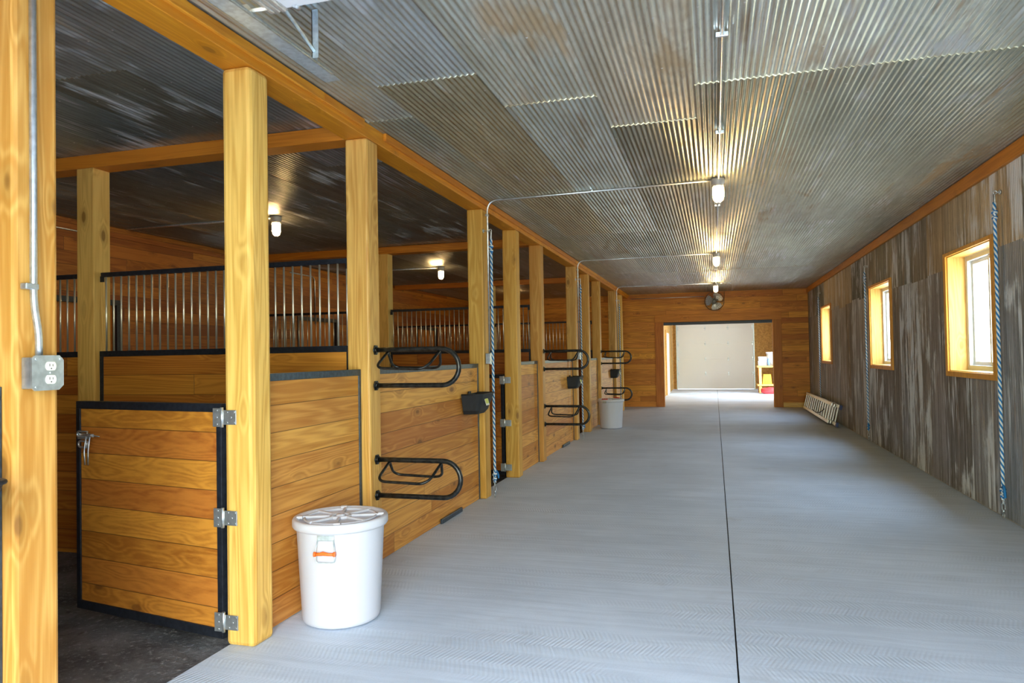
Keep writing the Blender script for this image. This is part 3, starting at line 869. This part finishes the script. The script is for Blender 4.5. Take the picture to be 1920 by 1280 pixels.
bin_thing((.270, 13.55, 0), math.radians(-110), 'white lidded bin with red handles standing far down the aisle', False)

# ------------------------------------------------------------------ lamps
def lamp():
    """caged jelly jar fixture; origin at the ceiling, hangs down"""
    t = thing('caged_lamp', 'x', 'lamp', (0, 0, 0), 0, 'caged jar lamps on the ceiling')
    B().lathe([(0, -.002), (.056, -.002), (.058, -.010), (.058, -.045), (.050, -.052), (.050, -.070), (.040, -.076), (0, -.076)], 28).build('housing', M['lampm'], t)
    B().lathe([(.036, -.070), (.041, -.085), (.042, -.165), (.037, -.190), (.022, -.207), (0, -.212)], 24).build('jar', M['glow'], t)
    c = B()
    for z in (-.082, -.160): c.tube(arc((0, 0, z), .0505, 0, 2 * PI, 24, 'xy')[:-1], .0030, 6, closed=True)
    for k in range(3):
        a = k * PI / 3; m = Matrix.Rotation(a, 4, 'Z')
        p = [m @ Vector((.0505, 0, -.072)), m @ Vector((.0505, 0, -.165)), m @ Vector((.040, 0, -.200)), m @ Vector((.016, 0, -.219)),
             m @ Vector((-.016, 0, -.219)), m @ Vector((-.040, 0, -.200)), m @ Vector((-.0505, 0, -.165)), m @ Vector((-.0505, 0, -.072))]
        c.tube(p, .0030, 6)
    c.build('cage', M['lampm'], t)
    return t
lp = lamp(); LZ = ZC - .010
LAMPS = [(2.245, 6.65, 'nearest lit caged lamp on the aisle ceiling'), (2.24, 11.59, 'second lit caged lamp down the aisle ceiling'),
         (2.24, 16.62, 'third lit caged lamp, just before the wall fan'), (-2.37, 6.75, 'lit caged lamp in the nearest stalls, left of the thick hinge post'),
         (-2.34, 11.54, 'lit caged lamp in the second stalls, beyond the cross beam'), (-2.34, 16.5, 'lit caged lamp in the farthest stalls')]
for i, (x, yy, lb) in enumerate(LAMPS):
    if i == 0: lp.location = (x, yy, LZ); lp['label'] = lb
    else: dup(lp, (x, yy, LZ), lb)

# ------------------------------------------------------------------ conduits and outlet boxes
def conduit(pts, label, r=.0090, clips=(), group='metal conduits'):
    t = thing('conduit', label, 'conduit', pts[0], 0, group)
    o0 = Vector(pts[0]); P = [Vector(p) - o0 for p in pts]
    B().tube(roundpath(P, .11, 8), r, 10).build('pipe', M['zinc'], t)
    for (c, ax) in clips:
        c = Vector(c) - o0
        s_ = B()
        if ax == 'z': s_.box(c.x - .0135, c.x + .0135, c.y - .034, c.y + .0135, c.z - .010, c.z + .010, .003)
        elif ax == 'y': s_.box(c.x - .030, c.x + .030, c.y - .008, c.y + .008, c.z - .012, c.z + .012, .003)
        else: s_.box(c.x - .008, c.x + .008, c.y - .030, c.y + .030, c.z - .012, c.z + .012, .003)
        s_.build('strap', M['zinc'], t)
    return t
zc = ZC - .024
for (py, lamp_i, lb) in ((YC + .055, 0, 'conduit from the roped post across the ceiling to the nearest aisle lamp'),
                         (YF + .055, 1, 'conduit from the middle roped post across the ceiling to the second aisle lamp'),
                         (YI + .060, 2, 'conduit from the last roped post across the ceiling to the third aisle lamp')):
    lx, ly, _ = LAMPS[lamp_i]
    conduit([(.036, py, 1.428), (.036, py, zc - .0), (.30, py, zc), (lx - .06, ly, zc)], lb, clips=(((.036, py, 2.80), 'z'), ((1.1, py + (ly - py) * .4, zc), 'x')))
conduit([(2.252, YFRONT + .1, zc), (2.250, 6.585, zc)], 'conduit along the ceiling centre from the camera to the nearest lamp', clips=(((2.25, 3.60, zc), 'y'), ((2.25, 5.2, zc), 'y')))
conduit([(2.245, 6.715, zc), (2.243, 11.525, zc)], 'conduit along the ceiling centre between the first and second aisle lamps', clips=(((2.244, 7.8, zc), 'y'),))
conduit([(2.243, 11.655, zc), (2.243, 16.555, zc)], 'conduit along the ceiling centre between the second and third aisle lamps', clips=(((2.243, 13.8, zc), 'y'),))
conduit([(2.305, 16.62, zc), (2.56, 16.62, zc), (2.57, 16.90, zc)], 'short bent conduit right of the third aisle lamp')
conduit([(.08, YW - .012, 2.845), (1.95, YW - .012, 2.845)], 'thin conduit along the top of the plank end wall, left of the fan', r=.008)
conduit([(XL + .012, 6.30, 2.00), (XL + .012, 6.30, 2.835), (XL + .012, 5.10, 2.835)], 'conduit bent along the left wall in the nearest stall', r=.010)
conduit([(XL + .10, 6.75, zc), (-2.43, 6.75, zc)], 'dark conduit crossing the nearest stall ceiling to its lamp', r=.010)
conduit([(XL + .10, 11.54, zc), (-2.40, 11.54, zc)], 'dark conduit crossing the second stall ceiling to its lamp', r=.010)
conduit([(XL + .012, 10.95, 2.00), (XL + .012, 10.95, 2.82), (XL + .012, 10.2, 2.82)], 'conduit bent along the left wall in the second stall', r=.010)
conduit([(.020, YZ + .052, ZB - .002), (.020, YZ + .052, 1.60), (.030, YZ + .062, 1.50), (.030, YZ + .062, 1.426)], 'long conduit running down the nearest post into the duplex outlet box', clips=(((.018, YZ + .050, 1.655), 'z'),), r=.0115)

def outlet(loc, label):
    t = thing('outlet_box', label, 'outlet box', loc, 0, 'steel outlet boxes on the aisle posts')
    # box back against x=0, .108 wide in y, .104 tall
    B().box(0.001, .048, 0, .108, 0, .104, .004).build('box', M['steelbox'], t)
    c = B(); pl = [(.006, -.006), (.094, -.006), (.112, .010), (.112, .094), (.096, .110), (.006, .110), (-.006, .100), (-.006, .004)]
    c.prism(pl, .048, .054, 0)
    for yy, zz in ((.010, .006), (.100, .098), (.010, .098)): c.cyl((.055, yy, zz), (1, 0, 0), .005, .004, 8)
    c.cyl((.055, .062, .052), (1, 0, 0), .004, .004, 8)
    cp = c.build('cover_plate', M['zinc'], t)
    for zc_ in (.030, .074):
        r_ = B()
        prof = [(.062 + .019 * math.cos(a) , zc_ + max(-.0145, min(.0145, .019 * math.sin(a)))) for a in [i * 2 * PI / 24 for i in range(24)]]
        r_.prism(prof, .054, .057, 0); ro = r_.build('receptacle', M['ivory'], cp)
        q = B()
    return t, cp
def outlet_full(loc, label):
    t, cp = outlet(loc, label)
    for zc_ in (.030, .074):
        q = B(); q.box(.0568, .0576, .055, .0572, zc_ - .001, zc_ + .008); q.box(.0568, .0576, .0668, .0686, zc_ - .001, zc_ + .007); q.cyl((.0572, .062, zc_ - .008), (1, 0, 0), .0024, .001, 8)
        q.build('socket_slots', M['slot'], cp)
    return t
outlet_full((0, YZ + .022, 1.318), 'steel duplex outlet box on the nearest post at left')
outlet((0, YC + .030, 1.324), 'steel outlet box behind the rope on the nearest roped post')
outlet((0, YF + .035, 1.324), 'small steel outlet box on the middle roped post')

# ------------------------------------------------------------------ raised front overhead door and its track
tr = thing('door_track', 'galvanised overhead door track hung from the ceiling beside the header beam', 'door track', (0, 0, 0))
TX = .455; TZ = 2.735
b = B()
b.box(TX - .050, TX + .030, YFRONT + .02, 3.05, TZ - .002, TZ + .001)         # flat lower flange
b.box(TX - .052, TX - .049, YFRONT + .02, 3.05, TZ - .002, TZ + .060)
b.tube([(TX + .030, YFRONT + .02, TZ + .002), (TX + .030, 2.98, TZ + .002)], .006, 8)
b.box(TX + .027, TX + .030, YFRONT + .02, 2.98, TZ, TZ + .012)
b.build('rail', M['galv'], tr)
h = B(); h.box(TX + .030, TX + .034, 2.80, 2.84, TZ + .004, ZC - .012); h.box(TX + .030, TX + .062, 2.80, 2.803, TZ + .004, ZC - .012)
for z in (TZ + .05, TZ + .09, TZ + .13, TZ + .17): h.cyl((TX + .035, 2.82, z), (1, 0, 0), .005, .003, 8)
h.build('hanger', M['galv'], tr)
h = B(); h.tube([(TX + .040, 2.80, TZ + .035), (TX + .045, 2.30, ZC - .014)], .010, 4); h.build('brace', M['galv'], tr)
h = B(); h.cyl((TX + .0, 2.90, TZ + .016), (0, 0, 1), .009, .030, 8); h.cyl((TX + .036, 2.82, TZ + .03), (1, 0, 0), .008, .012, 6); h.build('bolt', M['zinc'], tr)
od = thing('overhead_door', 'white overhead door raised flat under the ceiling at the top picture edge', 'door', (0, 0, 0))
DX0, DX1 = .555, 3.92; DZ0, DZ1 = 2.775, 2.825
for i in range(5):
    y1 = 2.435 - i * .60; y0 = y1 - .594
    B().box(DX0 + .02, DX1 - .02, y0, y1, DZ0, DZ1, .006).build('section', M['whitep'], od)
b = B()
for k in range(3): b.box(DX0 - .030 + k * .026, DX0 - .012 + k * .026, 2.08, 2.437, DZ0 - .012, DZ0 - .001, .004)
b.box(DX0 - .034, DX0 + .046, 2.08, 2.439, DZ0 - .004, DZ0 - .0005)
b.build('end_stile', M['alu'], od)
b = B(); b.cyl((TX - .010, 2.39, TZ + .030), (1, 0, 0), .026, .018, 18); b.cyl((TX + .035, 2.39, TZ + .030), (1, 0, 0), .008, .09, 8); b.build('roller', M['ivory'], od)
b = B(); b.cyl((DX0 + .09, 2.43, DZ0 + .0), (0, 1, 0), .012, .03, 10); b.build('bolt', M['zinc'], od)

# ------------------------------------------------------------------ wall fan
fn = thing('wall_fan', 'round caged metal fan on the end wall above the wide opening', 'fan', (2.205, 18.86, 2.700))
R0 = .238; tilt = Matrix.Rotation(math.radians(10), 4, 'X')
b = B()
for r_, yy in ((R0, -.05), (R0, .07), (R0 * .80, -.075), (R0 * .6, -.085), (R0 * .4, -.090), (R0 * .2, -.092)):
    b.tube([(r_ * math.cos(a), yy, r_ * math.sin(a)) for a in [i * 2 * PI / 40 for i in range(40)]], .004 if r_ == R0 else .0022, 6, closed=True)
for k in range(24):
    a = k * 2 * PI / 24; c_, s_ = math.cos(a), math.sin(a)
    b.tube([(.03 * c_, -.092, .03 * s_), (R0 * .6 * c_, -.085, R0 * .6 * s_), (R0 * c_, -.05, R0 * s_), (R0 * c_, .07, R0 * s_)], .0018, 5)
b.xf(tilt).build('cage', M['fanm'], fn)
for k in range(3):
    bb = B(); a0 = k * 2 * PI / 3 + .9; n = 8; rows = []
    for i in range(n + 1):
        t_ = i / n; r_ = .045 + t_ * .172; wdt = .50 + .34 * math.sin(PI * (t_ * .75 + .1))
        rows.append([(r_ * math.cos(a0 + w_), -.045 + .06 * (w_ / wdt * .5 + .5) , r_ * math.sin(a0 + w_)) for w_ in (-wdt, -wdt * .5, 0, wdt * .5, wdt)])
    for off_ in (0, .002):
        g_ = [[bb.bm.verts.new((p[0], p[1] + off_, p[2])) for p in rw] for rw in rows]
        for i in range(n):
            for j in range(4):
                f = bb.bm.faces.new((g_[i][j], g_[i][j + 1], g_[i + 1][j + 1], g_[i + 1][j])); f.smooth = True
    bb.xf(tilt).build('blade', M['blade'], fn)
B().cyl((0, 0, 0), (0, 1, 0), .050, .11, 20).xf(tilt).build('motor', M['fanm'], fn)
b = B(); b.box(-.02, .02, .05, .21 - .002, -.02, .02, .004); b.box(-.06, .06, .195, .208, -.10, .10, .004); b.build('bracket', M['fanm'], fn)
b = B(); b.box(.045, .105, -.100, -.094, .075, .135, .003); po = b.xf(tilt).build('tag_plate', M['sticker2'], fn)
B().cyl((.075, -.102, .105), (0, 1, 0), .012, .006, 12).xf(tilt).build('tag_hole', M['slot'], po)
b = B(); b.tube(roundpath([(.06, .12, .05), (.20, .16, -.02), (.245, .19, .06), (.25, .19, .245)], .05, 5), .006, 8); b.build('cord', M['cord'], fn)

# ------------------------------------------------------------------ ladder on its side against the right wall
ld = thing('folded_ladder', 'folded aluminium ladder with blue feet lying on edge against the metal wall', 'ladder', (4.325, 14.0, 0), 0)
lean = Matrix.Rotation(math.radians(13), 4, 'Y')
def ladder_section(x0, ya, yb, zt, feet):
    r_ = B(); r_.box(x0 - .026, x0, ya, yb, .012, .070, .004); r_.xf(lean).build('rail', M['alu'], ld)
    r_ = B(); r_.box(x0 - .026, x0, ya, yb, zt - .058, zt, .004); r_.xf(lean).build('rail', M['alu'], ld)
    n = int((yb - ya) / .30)
    for i in range(n + 1):
        yy = 4.19 - i * .30
        if yy < ya + .03: continue
        q = B(); q.box(x0 - .024, x0 - .004, yy - .015, yy + .015, .07, zt - .058, .003); q.xf(lean).build('rung', M['alu'], ld)
    if feet:
        for z0_, z1_ in ((.002, .085), (zt - .075, zt + .008)):
            q = B(); q.box(x0 - .034, x0 + .008, ya - .07, ya + .04, z0_, z1_, .006); q.xf(lean).build('foot', M['bluecap'], ld)
ladder_section(-.085, .50, 4.25, .385, False)
ladder_section(-.128, .50, 4.25, .400, False)
ladder_section(-.045, .06, 4.25, .395, True)
q = B(); q.tube(roundpath([(-.162, 1.1, .23), (-.168, 1.5, .12), (-.165, 2.1, .075), (-.165, 2.6, .10)], .2, 5), .008, 6); q.xf(lean).build('strap', M['cord'], ld)

# ------------------------------------------------------------------ black strips under the stall fronts
for yy, lb in ((5.62, 'short black strip at the foot of the nearest long stall front'), (10.62, 'short black strip at the foot of the middle long stall front')):
    o = B().box(0, .020, 0, .50, 0.001, .040, .003).build('black_strip', M['cap'], None, (XP + .001, yy, 0)); tag(o, lb, 'strip', 'black strips by the stall fronts')

# ------------------------------------------------------------------ back room contents
gd = thing('sectional_door', 'large white sectional garage door closing the far end of the back room', 'garage door', (0, YE2, 0))
zs = [.006, .596, 1.147, 1.739, 2.33, 2.91]
for z0, z1 in zip(zs, zs[1:]):
    p = B(); p.box(GX0 + .02, GX1 - .02, -.055, -.010, z0, z1, .003)
    po = p.build('section', M['whitep'], gd)
    if z1 < 2.9:
        for hx in (GX0 + .055, 1.84, 2.68, GX1 - .055):
            q = B(); q.box(hx - .022, hx + .022, -.064, -.055, z1 - .075, z1 + .075, .003); q.cyl((hx, -.066, z1), (1, 0, 0), .010, .075, 8); q.build('hinge', M['zinc'], po)
for xx in (GX0 + .004, GX1 - .004):
    q = B(); q.box(xx - .018, xx + .018, -.13, -.062, 0.0, 2.9); q.build('track', M['galv'], gd)
wb = thing('workbench', 'pine workbench with a lower shelf in the back room', 'workbench', (3.55, 25.35, 0))
B().box(0, .86, 0, .62, .865, .925, .004).build('top', M['bench'], wb)
B().box(0, .86, -.02, .62, .245, .300, .004).build('shelf', M['bench'], wb)
for lx in (.05, .77):
    for ly in (.02, .52): B().box(lx, lx + .085, ly, ly + .085, 0, .865, .004).build('leg', M['case_z'] if ly > .1 else M['bench'], wb)
def rbox(name, x0, x1, y0, y1, z0, z1, mat, label, cat, group=None, lidm=None, inset=.0):
    t = thing(name, label, cat, ((x0 + x1) / 2, (y0 + y1) / 2, z0), 0, group)
    hx, hy, hz = (x1 - x0) / 2, (y1 - y0) / 2, z1 - z0
    B().box(-hx + inset, hx - inset, -hy + inset, hy - inset, 0, hz - .03, .012).build('body', mat, t)
    B().box(-hx, hx, -hy, hy, hz - .03, hz, .008).build('lid', lidm or mat, t)
    return t
rbox('storage_box', 3.585, 3.865, 25.45, 25.80, .926, 1.075, M['white'], 'lower of two stacked flat white boxes on the workbench', 'box', 'white boxes on the workbench', inset=.008)
rbox('storage_box', 3.600, 3.868, 25.45, 25.80, 1.0755, 1.225, M['white'], 'upper of two stacked flat white boxes on the workbench', 'box', 'white boxes on the workbench', inset=.008)
tb = thing('plastic_tub', 'tall white tub standing at the back of the workbench', 'tub', (4.02, 25.78, .926))
B().lathe([(0, 0), (.115, 0), (.145, .40), (0, .40)], 24).build('body', M['white'], tb)
B().lathe([(0, .455), (.150, .455), (.165, .445), (.165, .40), (.14, .40)], 24).build('lid', M['white'], tb)
B().lathe([(.1395, .26), (.1455, .34), (.1395, .34)], 24).build('label_band', M['plaster'], tb)
bt = thing('spray_bottle', 'blue-grey bottle beside the white boxes on the workbench', 'bottle', (3.925, 25.50, .926))
B().lathe([(0, 0), (.046, 0), (.050, .01), (.050, .17), (.030, .22), (.018, .24), (0, .24)], 20).build('body', M['bottleblue'], bt)
B().lathe([(.018, .235), (.020, .24), (.020, .275), (0, .275)], 14).build('cap', M['white'], bt)
yb = thing('yellow_bucket', 'yellow wringer bucket on the lower shelf of the workbench', 'bucket', (3.86, 25.50, .301))
b = B(); bm = b.bm
a0 = [bm.verts.new(p) for p in ((-.15, -.11, 0), (.15, -.11, 0), (.15, .11, 0), (-.15, .11, 0))]; a1 = [bm.verts.new(p) for p in ((-.11, -.09, .33), (.12, -.09, .33), (.12, .09, .33), (-.11, .09, .33))]
for i in range(4): bm.faces.new((a0[i], a0[(i + 1) % 4], a1[(i + 1) % 4], a1[i]))
bm.faces.new(a0); bm.faces.new(a1); b.build('body', M['yellow'], yb)
B().box(-.07, .05, -.114, -.108, .05, .12).build('emblem_plate', M['case_z'], yb)
rb = thing('red_sack', 'glossy red plastic sack on the floor before the workbench', 'sack', (3.90, 25.02, 0))
bm_ = B(); n, m_ = 18, 10
bmesh.ops.create_uvsphere(bm_.bm, u_segments=28, v_segments=16, radius=1.0)
for v in bm_.bm.verts:
    c = v.co; sx = math.copysign(abs(c.x) ** .55, c.x); sy = math.copysign(abs(c.y) ** .6, c.y); sz = math.copysign(abs(c.z) ** .7, c.z)
    wob = 1 + .06 * mn.noise((c.x * 3, c.y * 3, c.z * 3))
    v.co = Vector((sx * .27 * wob, sy * .20 * wob, max(.0, .105 + sz * .105 * wob)))
for f in bm_.bm.faces: f.smooth = True
bm_.build('bag', M['red'], rb)
q = B(); q.tube([(-.20, -.12, .175), (-.05, -.14, .215), (.1, -.13, .205), (.2, -.1, .19)], .014, 8); q.build('fold', M['red'], rb)

# ------------------------------------------------------------------ world and daylight
w = bpy.data.worlds.new('daylight'); S.world = w; w.use_nodes = True; nt = w.node_tree
for n in list(nt.nodes): nt.nodes.remove(n)
g = G(nt); out = g.n('ShaderNodeOutputWorld'); bg = g.n('ShaderNodeBackground')
dv = g.n('ShaderNodeTexCoord').outputs['Generated']; dz = g.sep(dv)[2]
fol = g.noise(dv, 14, 5, .7)
sky = g.mix(g.rng(dz, .0, .9), (.95, .98, 1.0), (.55, .74, 1.0))
trees = g.mix(g.rng(fol, .40, .62), (.34, .46, .26), (.90, .95, .90))
land = g.mix(g.rng(dz, -.35, -.05), (.56, .57, .57), (.50, .56, .42))
lowmix = g.mix(g.rng(dz, -.06, .0), land, trees)
col = g.mix(g.rng(dz, .14, .34), lowmix, sky)
nt.links.new(col, bg.inputs[0]); bg.inputs[1].default_value = 7.0
nt.links.new(bg.outputs[0], out.inputs[0])
def portal(name, loc, rot, sx, sy):
    l = bpy.data.lights.new(name, 'AREA'); l.shape = 'RECTANGLE'; l.size = sx; l.size_y = sy; l.cycles.is_portal = True
    o = bpy.data.objects.new(name, l); C.objects.link(o); o.location = loc; o.rotation_euler = rot
portal('daylight_portal_front', ((FX0 + FX1) / 2, YFRONT - .16, FZ / 2), (-PI / 2, 0, PI), FX1 - FX0, FZ)
for i, (a, c) in enumerate(WIN):
    portal('daylight_portal_window', (XR + .245, (a + c) / 2, (WZ0 + WZ1) / 2), (PI / 2, 0, PI / 2), c - a, WZ1 - WZ0)
portal('daylight_portal_back_room', (XR + .24, 24.0, 1.22), (PI / 2, 0, PI / 2), 2.2, 2.45)

# ------------------------------------------------------------------ camera
F_PX, YAW, PITCH, ROLL, CX = 1339.7014, .2759, .0200, .0171, 2.1815
cy, sy, cp, sp = math.cos(YAW), math.sin(YAW), math.cos(PITCH), math.sin(PITCH)
Fv = Vector((-sy * cp, cy * cp, sp)); Rv = Vector((cy, sy, 0)); Uv = Rv.cross(Fv)
cr, sr = math.cos(ROLL), math.sin(ROLL)
R2 = Rv * cr - Uv * sr; U2 = Rv * sr + Uv * cr
cam = bpy.data.cameras.new('camera'); cam.sensor_width = 36.0; cam.lens = F_PX * 36.0 / 1920.0; cam.clip_start = .02
co = bpy.data.objects.new('camera', cam); C.objects.link(co)
mw = Matrix.Identity(4)
for i in range(3):
    mw[i][0], mw[i][1], mw[i][2] = R2[i], U2[i], -Fv[i]
mw[0][3], mw[1][3], mw[2][3] = CX, 0.0, H
co.matrix_world = mw
S.camera = co

S.view_settings.view_transform = 'Standard'; S.view_settings.look = 'None'
S.view_settings.gamma = 1.0; S.view_settings.use_curve_mapping = False
S.view_settings.exposure = 1.85
S.cycles.max_bounces = 10; S.cycles.diffuse_bounces = 6; S.cycles.glossy_bounces = 4
S.cycles.transparent_max_bounces = 12; S.cycles.caustics_reflective = False; S.cycles.caustics_refractive = False
S.cycles.sample_clamp_indirect = 6.0
